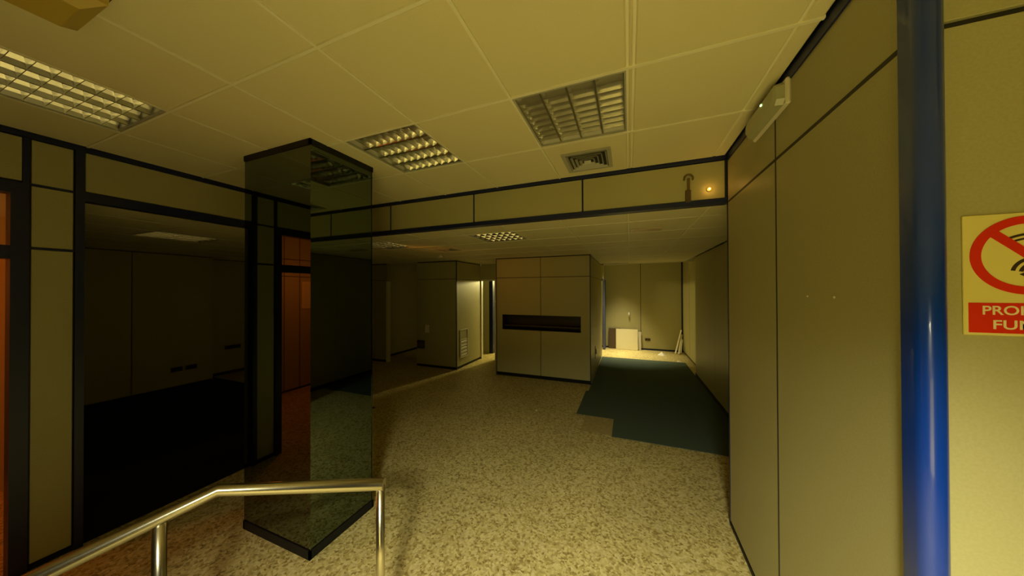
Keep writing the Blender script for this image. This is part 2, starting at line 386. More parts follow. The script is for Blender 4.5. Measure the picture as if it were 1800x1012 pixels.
# side office behind that doorway
wo = box('wall_office', -5.6, -5.514, -2.1, 0.79, 0, 2.8, joint_m); struct(wo, 'panelled rear wall of the orange lit office', 'wall')
panels(wo, 'x', -5.5, 1, [-2.0, -0.92, -0.66, 0.3, 0.78], [0.03, 2.0, 2.3, 2.7], gap=0.012)
wp = box('wall_office_side', -8.3, XL - 0.075, 0.795, 0.83, 0, 2.9, panel_m); struct(wp, 'partition between the orange office and the dark room', 'wall')
wq = box('wall_office_back', -5.6, XL - 0.07, -2.2, -2.1, 0, 2.9, panel_m); struct(wq, 'back partition of the orange office', 'wall')
co = box('ceiling_office', -5.6, XL - 0.07, -2.2, 0.8, 2.75, 2.8, tile_m); struct(co, 'ceiling of the orange office', 'ceiling')
nf = thing('framed_notice', 'pale framed notice on the wall of the orange office', 'notice', (-5.498, -1.06, 1.43))
box('sheet', -5.499, -5.492, -1.15, -0.97, 1.45, 1.89, plast_m, nf)
multi('frame', [(-5.499, -5.485, -1.17, -1.15, 1.43, 1.91), (-5.499, -5.485, -0.97, -0.95, 1.43, 1.91), (-5.499, -5.485, -1.15, -0.97, 1.43, 1.45), (-5.499, -5.485, -1.15, -0.97, 1.89, 1.91)], letter_m, nf, (-5.498, -1.06, 1.43))

pl = thing('pendant_lamp', 'bare orange pendant lamp hanging in the side office', 'lamp', (-4.5, -0.9, 2.75))
link('cord', tube_mesh([(0, 0, 0), (0, 0, -0.62)], 0.004, black_m, 8), pl)
link('lamp_holder', tube_mesh([(0, 0, -0.56), (0, 0, -0.63)], 0.022, black_m, 14), pl)
pl2 = thing('pendant_lamp', 'bare pendant lamp hanging in the passage behind the slotted block', 'lamp', (-2.75, 8.5, H + 0.05))
link('cord', tube_mesh([(0, 0, 0), (0, 0, -0.58)], 0.004, black_m, 8), pl2)
link('lamp_holder', tube_mesh([(0, 0, -0.52), (0, 0, -0.60)], 0.022, black_m, 14), pl2)
pf = thing('downlight', 'square downlight added unseen over the far passage to brighten its floor', 'ceiling light', (-0.25, 8.62, H + 0.05))
multi('frame', [(-0.42, -0.40, 8.45, 8.79, H - 0.03, H + 0.05), (-0.10, -0.08, 8.45, 8.79, H - 0.03, H + 0.05), (-0.40, -0.10, 8.45, 8.47, H - 0.03, H + 0.05), (-0.40, -0.10, 8.77, 8.79, H - 0.03, H + 0.05)], white_m, pf, (-0.25, 8.62, H + 0.05))

# ------------------------------------------------------------------ dark room on the left
wd = box('wall_dark_room', -7.62, -7.514, 0.83, 3.23, 0, 2.6, joint_m); struct(wd, 'unlit panelled wall at the back of the dark room', 'wall')
panels(wd, 'x', -7.5, 1, [0.84, 2.23, 3.23], [0.06, HF - 0.01], gap=0.01)
box('base_trim', -7.51, -7.49, 0.84, 3.23, 0, 0.06, black_m, wd)
wd2 = box('wall_dark_recess', -8.2, -7.914, 3.23, 5.7, 0, 2.6, joint_m); struct(wd2, 'recessed stretch of unlit panelled wall in the dark room', 'wall')
panels(wd2, 'x', -7.9, 1, [3.23, 4.4, 5.6], [0.06, HF - 0.01], gap=0.01)
box('return_panel', -7.914, -7.5, 3.22, 3.24, 0.0, HF, panel_m, wd2)
cp2 = box('carpet', -8.2, XL - 0.02, 0.834, 3.4, 0.0, 0.006, carpet2_m)
tag(cp2, 'near black carpet filling the dark room on the left', 'carpet')
for (y0_, y1_, xx, zz, lab) in ((2.67, 2.82, -7.5, 0.36, 'dark double socket low on the dark room wall, nearer the navy post'),
                                (2.86, 3.01, -7.5, 0.36, 'dark double socket low on the dark room wall, nearer the recess'),
                                (3.6, 3.88, -7.9, 0.56, 'dark wide outlet box low in the dark room recess')):
    t = thing('wall_socket', lab, 'socket', (xx, (y0_ + y1_) / 2, zz - 0.04), 'sockets in the dark room')
    box('plate', xx, xx + 0.012, y0_, y1_, zz - 0.04, zz + 0.04, dark_m, t, 0.003)
    for yy in (y0_ * 0.7 + y1_ * 0.3, y0_ * 0.3 + y1_ * 0.7):
        box('insert', xx + 0.012, xx + 0.015, yy - 0.022, yy + 0.022, zz - 0.025, zz + 0.025, black_m, t)

# ------------------------------------------------------------------ far room: blocks and walls
X0, X1 = -2.564, -0.66
bk = multi('wall_centre_block', [(X0 + 0.014, X1 - 0.014, YB + 0.30, 6.75, 0.0, HF + 0.1), (X0 + 0.014, X1 - 0.014, YB + 0.014, YB + 0.3, 0.0, 0.93),
                                 (X0 + 0.014, X1 - 0.014, YB + 0.014, YB + 0.3, 1.26, HF + 0.1), (X0 + 0.014, -2.435, YB + 0.014, YB + 0.3, 0.93, 1.26), (-0.83, X1 - 0.014, YB + 0.014, YB + 0.3, 0.93, 1.26),
                                 (X1 - 0.09, X1 - 0.014, 6.75, 8.1, 0.0, HF + 0.1)], joint_m)
struct(bk, 'cream panelled block with a dark slot in the middle of the far room', 'wall')
sx0, sx1, sz0, sz1, xm = -2.43, -0.835, 0.945, 1.25, -1.612
g = 0.006
def bp(name, boxes): return multi(name, [(a, b, YB, YB + 0.014, c, d) for a, b, c, d in boxes], panel_m, bk)
bp('panel', [(X0, xm - g, 0.07, sz0), (X0, sx0, sz0, sz1), (X0, xm - g, sz1, 1.994)])
bp('panel', [(xm + g, X1, 0.07, sz0), (sx1, X1, sz0, sz1), (xm + g, X1, sz1, 1.994)])
bp('panel', [(X0, xm - g, 2.006, HF - 0.02)])
bp('panel', [(xm + g, X1, 2.006, HF - 0.02)])
box('corner_trim', X0 - 0.006, X0 + 0.012, YB - 0.004, YB + 0.014, 0, HF, navy_m, bk)
box('corner_trim', X1 - 0.010, X1 + 0.006, YB - 0.004, YB + 0.014, 0, HF, navy_m, bk)
box('base_trim', X0, X1, YB + 0.012, YB + 0.03, 0, 0.07, black_m, bk)
panels(bk, 'x', X1, 1, [YB + 0.016, 6.85, 8.1], [0.05, 2.0, HF - 0.02], gap=0.01)
panels(bk, 'x', X0, -1, [YB + 0.016, 6.75], [0.05, 2.0, HF - 0.02], gap=0.01)
multi('slot_lining', [(sx0, sx1, YB + 0.284, YB + 0.298, sz0, sz1), (sx0, sx1, YB + 0.003, YB + 0.284, sz1 - 0.006, sz1), (sx0, sx1, YB + 0.003, YB + 0.284, sz0, sz0 + 0.006),
                      (sx0, sx0 + 0.006, YB + 0.003, YB + 0.284, sz0, sz1), (sx1 - 0.006, sx1, YB + 0.003, YB + 0.284, sz0, sz1)], slot_m, bk)
box('slot_shelf', sx0 + 0.01, sx1 - 0.01, YB + 0.07, YB + 0.28, 1.015, 1.03, brown_m, bk)
# doorway frame at the end of the block's side, toward the bright passage
d3 = thing('door_3', 'blue framed opening to the bright passage at the far end', 'door', (X1, 9.2, 0), kind='structure')
multi('frame', [(X1 - 0.05, X1 + 0.01, 9.05, 9.42, 0, 2.0), (X1 - 0.05, X1 + 0.01, 8.1, 9.42, 2.0, 2.04)], mat('dull_blue_frame', (0.07, 0.085, 0.20), 0.5), d3, (X1, 9.2, 0))
box('header_panel', X1 - 0.04, X1, 8.1, 9.42, 2.04, H, panel_m, d3)

LX0, LX1 = -4.60, -3.525
lb = box('wall_left_block', LX0 + 0.014, LX1 - 0.014, YB + 0.014, 6.80, 0.0, HF + 0.1, joint_m)
struct(lb, 'cream panelled block left of the narrow lit doorway', 'wall')
panels(lb, 'y', YB, -1, [LX0, LX1], [0.05, 2.0, HF - 0.02], gap=0.01)
panels(lb, 'x', LX1, 1, [YB + 0.016, 6.78], [0.05, 2.0, HF - 0.02], gap=0.01)
panels(lb, 'x', LX0, -1, [YB + 0.016, 6.78], [0.05, HF - 0.02], gap=0.01)
box('corner_trim', LX1 - 0.012, LX1 + 0.005, YB - 0.004, YB + 0.014, 0, HF, navy_m, lb)
box('base_trim', LX0, LX1, YB + 0.010, YB + 0.025, 0, 0.05, black_m, lb)
box('base_trim', LX1 - 0.014, LX1 - 0.006, YB, 6.78, 0, 0.05, black_m, lb)
d4 = thing('door_4', 'narrow doorway lit from behind between the two blocks', 'door', (-3.05, 6.8, 0), kind='structure')
multi('frame', [(LX1 - 0.01, LX1 + 0.022, 6.78, 6.86, 0, 1.98), (-3.135, -3.10, 6.78, 6.86, 0, 1.98), (LX1, X0, 6.78, 6.86, 1.98, 2.02)], white_m, d4, (-3.05, 6.8, 0))
box('side_panel', -3.10, X0 + 0.01, 6.79, 6.84, 0, 2.02, panel_m, d4)
box('header_panel', LX1, X0 + 0.01, 6.79, 6.84, 2.02, HF, panel_m, d4)
wg = box('wall_passage', -5.9, -3.61, 7.46, 7.56, 0, H + 0.06, panel_m); struct(wg, 'olive wall seen through the narrow lit doorway', 'wall')
box('edge_post', -3.61, -3.50, 7.45, 7.57, 0, H + 0.05, navy_m, wg)

wf = box('wall_far_left', -8.2, -5.50, YB + 0.014, YB + 0.10, 0, HF + 0.1, joint_m); struct(wf, 'dim panelled wall seen just right of the mirror column', 'wall')
panels(wf, 'y', YB, -1, [-8.2, -6.8, -5.87, -5.52], [0.05, 2.0, HF - 0.02], gap=0.01)
box('jamb', -5.52, -5.488, YB - 0.006, YB + 0.11, 0.0, 1.97, grid_m, wf)
box('jamb_head', -5.52, -5.488, YB - 0.001, YB + 0.11, 1.97, HF + 0.01, panel_m, wf)
box('base_trim', -8.2, -5.52, YB + 0.010, YB + 0.02, 0, 0.05, black_m, wf)
wc = box('wall_recess', -5.99, -5.92, YB + 0.1, 7.46, 0, HF + 0.1, panel_m); struct(wc, 'dark wall of the recess left of the cream block', 'wall')
box('base_trim', -5.92, -5.91, YB + 0.1, 7.46, 0, 0.05, black_m, wc)

wk = box('wall_far', -8.3, 1.5, YK + 0.014, 9.6, 0, H + 0.1, joint_m); struct(wk, 'pale panelled wall at the far end of the room', 'wall')
panels(wk, 'y', YK, -1, [-8.2, -3.0, -1.8, -0.75, 0.32, 1.37], [0.04, H], gap=0.014)
box('base_trim', -0.7, 1.37, YK - 0.004, YK + 0.014, 0, 0.04, navy_m, wk)
box('edge_trim', 1.36, 1.395, YK - 0.004, YK + 0.014, 0, H, navy_m, wk)
wx = multi('wall_far_right', [(1.264, 1.5, YF, 6.95, 0, HF + 0.2), (1.414, 1.5, 6.95, YK + 0.1, 0, H + 0.1)], joint_m)
struct(wx, 'panelled wall on the right of the deep room, bright at its far end', 'wall')
panels(wx, 'x', 1.25, -1, [YF + 0.02, 4.0, 5.5, 6.95], [0.06, HF - 0.005], gap=0.004)
panels(wx, 'x', 1.40, -1, [6.96, 8.5, YK], [0.04, H], gap=0.03)
box('base_trim', 1.243, 1.264, YF + 0.02, 6.95, 0, 0.06, black_m, wx)
wz = box('wall_outer_left', -8.4, -8.2, 0.9, 9.6, 0, 2.9, panel_m); struct(wz, 'outer wall of the dark room', 'wall')

# ------------------------------------------------------------------ carpet of the deep room: square tiles with a stepped edge
cr = thing('carpet', 'dark teal carpet tiles with a stepped edge in front of the bright passage', 'carpet', (0.25, 5.6, 0))
cxs = [-0.70, -0.20, 0.30, 0.80, 1.243]
cys = [3.735 + 0.51 * k for k in range(9)] + [8.09]
for i in range(4):
    for j in range(9):
        if i == 0 and j == 0: continue
        a0 = cxs[i]
        if i == 0 and cys[j + 1] > YB - 0.01: a0 = X1 + 0.003
        if i == 0 and j == 3: a0 = -0.655
        ee = random.uniform(0, 0.0012)
        box('carpet_tile', a0 + 0.0005, cxs[i + 1] - 0.0005, cys[j] + 0.0005, cys[j + 1] - 0.0005, 0.0, 0.0055 + ee, carpet_m, cr)
pa = box('glue_patch', -0.57, -0.201, 3.76, 4.243, 0.0, 0.0012, patch_m); tag(pa, 'brownish glue patch on the floor where a carpet tile is missing', 'stain')

# ------------------------------------------------------------------ mirror column
A0, A1, B0, B1 = -2.657, -1.936, 1.321, 1.837
co_ = thing('mirror_column', 'square column clad in dark mirror glass with black trims', 'column', ((A0 + A1) / 2, (B0 + B1) / 2, 0))
box('core', A0 + 0.014, A1 - 0.014, B0 + 0.014, B1 - 0.014, 0, H + 0.02, black_m, co_)
e_ = 0.002
box('mirror_panel', A0 + e_, A1 - e_, B0 + 0.006, B0 + 0.012, 0.06, H - 0.04, mirror_m, co_)
box('mirror_panel', A0 + e_, A1 - e_, B1 - 0.012, B1 - 0.006, 0.06, H - 0.04, mirror_m, co_)
box('mirror_panel', A1 - 0.012, A1 - 0.006, B0 + 0.014, B1 - 0.014, 0.06, H - 0.04, mirror_m, co_)
box('mirror_panel', A0 + 0.006, A0 + 0.012, B0 + 0.014, B1 - 0.014, 0.06, H - 0.04, mirror_m, co_)
multi('base_trim', [(A0, A1, B0, B0 + 0.014, 0, 0.06), (A0, A1, B1 - 0.014, B1, 0, 0.06), (A0, A0 + 0.014, B0, B1, 0, 0.06), (A1 - 0.014, A1, B0, B1, 0, 0.06)], black_m, co_)
multi('top_trim', [(A0, A1, B0, B0 + 0.014, H - 0.04, H - 0.001), (A0, A1, B1 - 0.014, B1, H - 0.04, H - 0.001), (A0, A0 + 0.014, B0, B1, H - 0.04, H - 0.001), (A1 - 0.014, A1, B0, B1, H - 0.04, H - 0.001)], black_m, co_)

# ------------------------------------------------------------------ railing
ra = thing('railing', 'polished stainless steel handrail with round posts in front of the column', 'railing', (-1.5, 0.9, 0))
RZ = 0.815
def local(path): return [Vector(p) - ra.location for p in path]
pA, pB, pC = Vector((-1.125, 1.11, RZ)), Vector((-1.805, 0.80, RZ)), Vector((-1.835, -0.75, RZ))
link('handrail', tube_mesh(local([pA + (pA - pB).normalized() * 0.018, pB, pC]), 0.027, steel_m, 28), ra)
link('post', tube_mesh(local([(-1.125, 1.11, 0), (-1.125, 1.11, RZ - 0.005)]), 0.0195, steel_m, 24), ra)
for yy in (0.615, -0.70):
    link('post', tube_mesh(local([(-1.815, yy, 0), (-1.815, yy, RZ - 0.01)]), 0.022, steel_m, 24), ra)
for px_, py_ in ((-1.125, 1.11), (-1.815, 0.615), (-1.815, -0.70)):
    link('floor_flange', tube_mesh(local([(px_, py_, 0), (px_, py_, 0.008)]), 0.045, steel_m, 24), ra)

# ------------------------------------------------------------------ prohibition sign
SX, SY = 0.888, 1.1145
sg = thing('prohibition_sign', 'yellow prohibition sign with red ring and lettering beside the blue post', 'sign', (SX, SY, 1.637))
box('plate', SX - 0.105, SX + 0.105, SY - 0.004, SY, 1.637, 1.934, sign_m, sg, 0.0008)
yf = SY - 0.004
def flat(name, pts, m, yy, parent=sg, th=0.0006):
    me = prism([(a, b) for a, b in pts], th, m)
    return link(name, me, parent, Vector((0, yy - th, 0)) - origin(parent))
def ring(cx, cz, r0, r1, a0, a1, seg=48):
    o = [(cx + r1 * math.cos(a0 + (a1 - a0) * k / seg), cz + r1 * math.sin(a0 + (a1 - a0) * k / seg)) for k in range(seg + 1)]
    i = [(cx + r0 * math.cos(a0 + (a1 - a0) * k / seg), cz + r0 * math.sin(a0 + (a1 - a0) * k / seg)) for k in range(seg + 1)]
    return o, i
def arc_mesh(name, cx, cz, r0, r1, a0, a1, m, yy, seg=48, th=0.0006, parent=sg):
    o, i = ring(cx, cz, r0, r1, a0, a1, seg); vs = []; fs = []
    for k in range(seg + 1):
        vs += [(o[k][0], 0, o[k][1]), (i[k][0], 0, i[k][1]), (o[k][0], th, o[k][1]), (i[k][0], th, i[k][1])]
    for k in range(seg):
        a, b = 4 * k, 4 * k + 4
        fs += [[a, b, b + 1, a + 1], [a + 2, a + 3, b + 3, b + 2], [a, a + 2, b + 2, b], [a + 1, b + 1, b + 3, a + 3]]
    return link(name, poly_mesh(vs, fs, m), parent, Vector((0, yy - th, 0)) - origin(parent))
RC = 1.832
# dark symbol: nested arcs over a small diamond
WX, WZ = SX + 0.012, 1.788
for r0, r1 in ((0.0205, 0.0275), (0.0335, 0.0405), (0.083, 0.0875), (0.0925, 0.098)):
    hw = 1.38 if r0 < 0.05 else 0.44
    arc_mesh('symbol_arc', WX, WZ, r0, r1, PI / 2 - hw, PI / 2 + hw, ink_m, yf, 24)
flat('symbol_diamond', [(WX - 0.026, WZ - 0.002), (WX - 0.010, WZ - 0.012), (WX + 0.016, WZ + 0.002), (WX, WZ + 0.012)], ink_m, yf)
# ring and slash over it
arc_mesh('ring', SX, RC, 0.0755, 0.0945, 0, 2 * PI, red_m, yf - 0.0007, 64)
c45 = math.sqrt(0.5); L_, W_ = 0.079, 0.0095
def rot(a, b): return (SX + (a * c45 + b * c45), RC + (-a * c45 + b * c45))
flat('slash', [rot(-L_, -W_), rot(L_, -W_), rot(L_, W_), rot(-L_, W_)], red_m, yf - 0.0010)
band = box('red_band', SX - 0.097, SX + 0.097, yf - 0.0006, yf, 1.643, 1.717, red_m, sg)
def text(name, s, xa, xb, zb, hgt, m, yy, parent):
    cu = bpy.data.curves.new(name, 'FONT'); cu.body = s; cu.size = 1.0; cu.offset = 0.018; cu.extrude = 0.0
    tmp = bpy.data.objects.new('tmp', cu); C.objects.link(tmp)
    dg = bpy.context.evaluated_depsgraph_get(); me = bpy.data.meshes.new_from_object(tmp.evaluated_get(dg))
    bpy.data.objects.remove(tmp)
    xs = [v.co.x for v in me.vertices]; ys = [v.co.y for v in me.vertices]
    kx = (xb - xa) / (max(xs) - min(xs)); ky = hgt / (max(ys) - min(ys))
    x_, y_ = min(xs), min(ys)
    for v in me.vertices: v.co = Vector((xa + (v.co.x - x_) * kx, 0, zb + (v.co.y - y_) * ky))
    me.materials.clear(); me.materials.append(m)
    return link(name, me, parent, Vector((0, yy, 0)) - origin(parent))
text('lettering', 'PROHIBIDO', SX - 0.074, SX + 0.090, 1.6875, 0.0225, letter_m, yf - 0.0009, band)
text('lettering', 'FUMAR', SX - 0.057, SX + 0.057, 1.6525, 0.0225, letter_m, yf - 0.0009, band)

# ------------------------------------------------------------------ emergency light on the right wall
el = thing('emergency_light', 'white emergency light with a green indicator high on the right wall', 'emergency light', (XR, 1.92, 2.6))
box('base', XR - 0.022, XR, 1.715, 2.115, 2.600, 2.725, plast_m, el, 0.008)
cv = []
for x, ins in ((XR - 0.022, 0.010), (XR - 0.052, 0.014), (XR - 0.062, 0.028)):
    ya, yb, za, zb, c_ = 1.715 + ins, 2.115 - ins, 2.600 + ins, 2.725 - ins, 0.02
    cv.append([(x, ya + c_, za), (x, yb - c_, za), (x, yb, za + c_), (x, yb, zb - c_), (x, yb - c_, zb), (x, ya + c_, zb), (x, ya, zb - c_), (x, ya, za + c_)])
vs = [Vector(p) - el.location for r_ in cv for p in r_]
fs = [[0, 1, 2, 3, 4, 5, 6, 7], [16 + k for k in range(8)][::-1]] + [[i * 8 + k, i * 8 + (k + 1) % 8, i * 8 + 8 + (k + 1) % 8, i * 8 + 8 + k] for i in range(2) for k in range(8)]
link('cover', poly_mesh(vs, fs, cover_m), el)
box('indicator', XR - 0.066, XR - 0.060, 1.866, 1.875, 2.684, 2.693, led_m, el, 0.001)
# wall plugs left in the panel
for yy, lab in ((1.605, 'tiny white wall plug farther along the right wall panel'), (1.432, 'tiny white wall plug nearer the blue post')):
    o = link('wall_plug', tube_mesh([(0, 0, 0), (-0.003, 0, 0)], 0.004, white_m, 12), None, (XR, yy, 1.722)); tag(o, lab, 'wall plug', 'wall plugs in the right panel')

# ------------------------------------------------------------------ amber fitting on the ceiling, top left
am = thing('ceiling_fitting', 'blurred amber plastic fitting under the ceiling at the upper left', 'ceiling fitting', (-1.74, 0.27, H))
lv = []
for z, sx_, sy_ in ((0.0, 0.135, 0.16), (-0.05, 0.13, 0.155), (-0.085, 0.085, 0.11)):
    lv.append([(-sx_, -sy_, z), (sx_, -sy_, z), (sx_, sy_, z), (-sx_, sy_, z)])
vs = [p for r_ in lv for p in r_]
fs = [[0, 1, 2, 3], [8, 9, 10, 11][::-1]] + [[i * 4 + k, i * 4 + (k + 1) % 4, i * 4 + 4 + (k + 1) % 4, i * 4 + 4 + k] for i in range(2) for k in range(4)]
link('cover', poly_mesh(vs, fs, amber_m), am)
box('mounting_plate', -1.74 - 0.145, -1.74 + 0.145, 0.27 - 0.17, 0.27 + 0.17, H - 0.008, H, brown_m, am)

# ------------------------------------------------------------------ louvred ceiling lights
def build_troffer(name, label, size, z, cx, cy, along='y', lanes=4, cells=9, group='louvred ceiling lights'):
    t = thing(name, label, 'ceiling light', (cx, cy, z), group)
    h = size / 2; D = 0.085
    def B(n_, x0, x1, y0, y1, z0, z1, m_, bev=0):
        if along == 'x': x0, x1, y0, y1 = y0, y1, x0, x1
        return box(n_, cx + x0, cx + x1, cy + y0, cy + y1, z + z0, z + z1, m_, t, bev)
    multi('housing', [(cx - h, cx + h, cy - h, cy + h, z + D, z + D + 0.006), (cx - h, cx - h + 0.004, cy - h, cy + h, z + 0.002, z + D), (cx + h - 0.004, cx + h, cy - h, cy + h, z + 0.002, z + D),
                      (cx - h, cx + h, cy - h, cy - h + 0.004, z + 0.002, z + D), (cx - h, cx + h, cy + h - 0.004, cy + h, z + 0.002, z + D)], white_m, t, (cx, cy, z))
    q = 0.009
    multi('frame', [(cx - h, cx - h + q, cy - h, cy + h, z, z + 0.01), (cx + h - q, cx + h, cy - h, cy + h, z, z + 0.01), (cx - h + q, cx + h - q, cy - h, cy - h + q, z, z + 0.01), (cx - h + q, cx + h - q, cy + h - q, cy + h, z, z + 0.01)], vent_m, t, (cx, cy, z))
    hi = h - q; lw = 2 * hi / lanes
    def ext(prof, a0, a1, n_, m_):
        # profile in (p, z) swept along the lane direction or across it
        return prof
    # V reflectors between the lanes
    for k in range(lanes + 1):
        p = -hi + lw * k; wt, wb = 0.034, 0.004
        l_ = 0 if k == 0 else 1; r_ = 0 if k == lanes else 1
        prof = [(p - wb * l_ - 0.001, 0.004), (p + wb * r_ + 0.001, 0.004), (p + 0.013 * r_ + 0.001, 0.028), (p + wt * r_ + 0.001, 0.06), (p - wt * l_ - 0.001, 0.06), (p - 0.013 * l_ - 0.001, 0.028)]
        vs = [(a, -hi, b) for a, b in prof] + [(a, hi, b) for a, b in prof]
        if along == 'x': vs = [(y_, x_, z_) for x_, y_, z_ in vs]
        n_ = 6
        link('reflector', poly_mesh(vs, [list(range(n_)), list(range(n_, 2 * n_))[::-1]] + [[i, (i + 1) % n_, n_ + (i + 1) % n_, n_ + i] for i in range(n_)], alu_m), t)
    # cross blades
    prof = [(-0.0015, 0.006), (0.0015, 0.006), (0.004, 0.022), (0.011, 0.042), (-0.011, 0.042), (-0.004, 0.022)]
    vs = [(-lw / 2 + 0.004, a, b) for a, b in prof] + [(lw / 2 - 0.004, a, b) for a, b in prof]
    if along == 'x': vs = [(y_, x_, z_) for x_, y_, z_ in vs]
    bl = poly_mesh(vs, [list(range(6)), list(range(6, 12))[::-1]] + [[i, (i + 1) % 6, 6 + (i + 1) % 6, 6 + i] for i in range(6)], alu_m)
    for k in range(lanes):
        for c in range(1, cells):
            p, s = -hi + lw * (k + 0.5), -hi + 2 * hi * c / cells
            link('louvre_blade', bl, t, (s, p, 0) if along == 'x' else (p, s, 0))
        p = -hi + lw * (k + 0.5)
        path = [(p, -hi + 0.01, 0.066), (p, hi - 0.01, 0.066)]
        if along == 'x': path = [(b_, a_, c_) for a_, b_, c_ in path]
        link('tube', tube_mesh(path, 0.013, tube_m, 12), t)
    return t
build_troffer('louvred_light', 'unlit louvred ceiling light at the left edge, above the navy door frame', 0.582, H + 0.002, -2.684, 0.54, 'y')
build_troffer('louvred_light', 'unlit louvred ceiling light next to the mirror column', 0.578, H + 0.002, -1.4885, 1.735, 'x')
build_troffer('louvred_light', 'unlit louvred ceiling light in front of the square air vent', 0.56, H + 0.002, -0.286, 1.735, 'y')
build_troffer('louvred_light', 'small distant louvred light in the lowered ceiling above the slotted block', 0.58, HF + 0.002, -1.5, 3.39, 'x', 4, 7)
build_troffer('louvred_light', 'small distant louvred light in the lowered ceiling just right of the column', 0.58, HF + 0.002, -3.3, 3.39, 'y', 4, 7)
build_troffer('louvred_light', 'louvred light in the ceiling of the dark room left of the column', 0.58, HF + 0.002, -5.1, 1.89, 'y', 4, 7)


# ------------------------------------------------------------------ air diffusers
def diffuser(label, cx, cy, z, s, m_):
    t = thing('air_vent', label, 'air vent', (cx, cy, z))
    h = s / 2
    def frustum(h0, z0, h1, z1, th, name, mm):
        # square ring flaring from half width h0 at z0 to h1 at z1
        vs, fs = [], []
        for hh, zz in ((h0, z0), (h1, z1), (h1 - th, z1), (h0 - th, z0)):
            vs += [(-hh, -hh, zz), (hh, -hh, zz), (hh, hh, zz), (-hh, hh, zz)]
        for r_ in range(4):
            for k in range(4):
                a, b = r_ * 4, ((r_ + 1) % 4) * 4
                fs.append([a + k, a + (k + 1) % 4, b + (k + 1) % 4, b + k])
        link(name, poly_mesh(vs, fs, mm), t)
    frustum(h, -0.003, h, -0.010, h * 0.16, 'frame', m_)
    for k in range(4):
        hh = h * (0.82 - 0.165 * k)
        frustum(hh, -0.014 - 0.002 * k, hh - h * 0.15, 0.024 - 0.002 * k, 0.0025, 'louvre', m_)
    box('centre_plate', cx - h * 0.14, cx + h * 0.14, cy - h * 0.14, cy + h * 0.14, z - 0.018, z - 0.012, white_m, t)
    box('backing', cx - h * 0.9, cx + h * 0.9, cy - h * 0.9, cy + h * 0.9, z - 0.0012, z - 0.0004, ventdark_m, t)
    return t
diffuser('square grey air vent beside the bulkhead, in front of the right louvred light', -0.29, 2.352, H, 0.352, vent_m)
diffuser('small dark square air vent in the distant lowered ceiling', -2.72, 4.08, HF, 0.30, vent_m)
sd = link('spot_detector', tube_mesh([(0, 0, 0), (0, 0, -0.03), (0, 0, -0.045)], 0.05, white_m, 20), None, (-3.30, 4.72, HF)); tag(sd, 'small pale detector under the lowered ceiling before the left block', 'detector')
cpz = box('ceiling_glow', 0.02, 0.33, 3.46, 3.62, HF - 0.012, HF, mat('pinkish_glow', (0.62, 0.48, 0.34), 0.25), None, 0.003)  # reflected lamp glow on the ceiling, painted as a pinkish plate
tag(cpz, 'pinkish reflected lamp glow on the lowered ceiling beneath the right bulkhead, built as a plate', 'plate')

# ------------------------------------------------------------------ reflected orange glow and dark shape on the bulkhead, built as solids
la = thing('orange_reflection', 'orange reflection on the bulkhead near the right corner, built as a tiny glowing stud', 'lamp', (0.575, YF, 2.516))
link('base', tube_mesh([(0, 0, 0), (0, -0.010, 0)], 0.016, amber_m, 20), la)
link('glow_stud', tube_mesh([(0, -0.010, 0), (0, -0.018, 0), (0, -0.023, 0)], 0.0075, glow_m, 16), la)
lampd = bpy.data.lights.new('reflection_glow', 'POINT'); lampd.energy = 0.10; lampd.color = (1.0, 0.5, 0.1); lampd.shadow_soft_size = 0.01  # small light added to carry the reflected orange glow
lo = bpy.data.objects.new('reflection_glow', lampd); C.objects.link(lo); lo.parent = la; lo.location = (0, -0.045, 0)
hb = thing('dark_reflection', 'dark reflected shape on the bulkhead left of the orange glow, built as a hooked bracket', 'bracket', (0.44, YF, 2.43))
hk = mat('dull_brown_reflection', (0.14, 0.095, 0.03), 0.5)  # colour of the dark reflection, put into the hooked shape
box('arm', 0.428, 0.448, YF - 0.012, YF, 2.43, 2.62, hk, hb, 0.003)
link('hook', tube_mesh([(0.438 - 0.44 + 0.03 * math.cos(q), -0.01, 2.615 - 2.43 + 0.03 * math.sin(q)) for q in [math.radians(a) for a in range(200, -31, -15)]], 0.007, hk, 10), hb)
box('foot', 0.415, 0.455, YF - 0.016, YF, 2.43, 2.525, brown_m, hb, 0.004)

sl = thing('added_amber_spot', 'unseen amber spotlight added behind the column to tint the far room orange', 'spotlight', (SPOT.x, YF + 0.073, 2.20))  # housing made up for the added amber beam
hs2 = link('housing', tube_mesh([(0, 0, -0.10), (0, 0, 0.0)], 0.05, black_m, 20), sl, SPOT - (SPOT_AIM - SPOT).normalized() * 0.105 - sl.location + Vector((0, 0, 0)))
hs2.rotation_mode = 'QUATERNION'; hs2.rotation_quaternion = (SPOT_AIM - SPOT).to_track_quat('-Z', 'Y')
link('bracket', tube_mesh([(0, 0, 0.215), (0, 0.02, 0.16), (0, 0.05, -0.02)], 0.012, black_m, 10), sl)

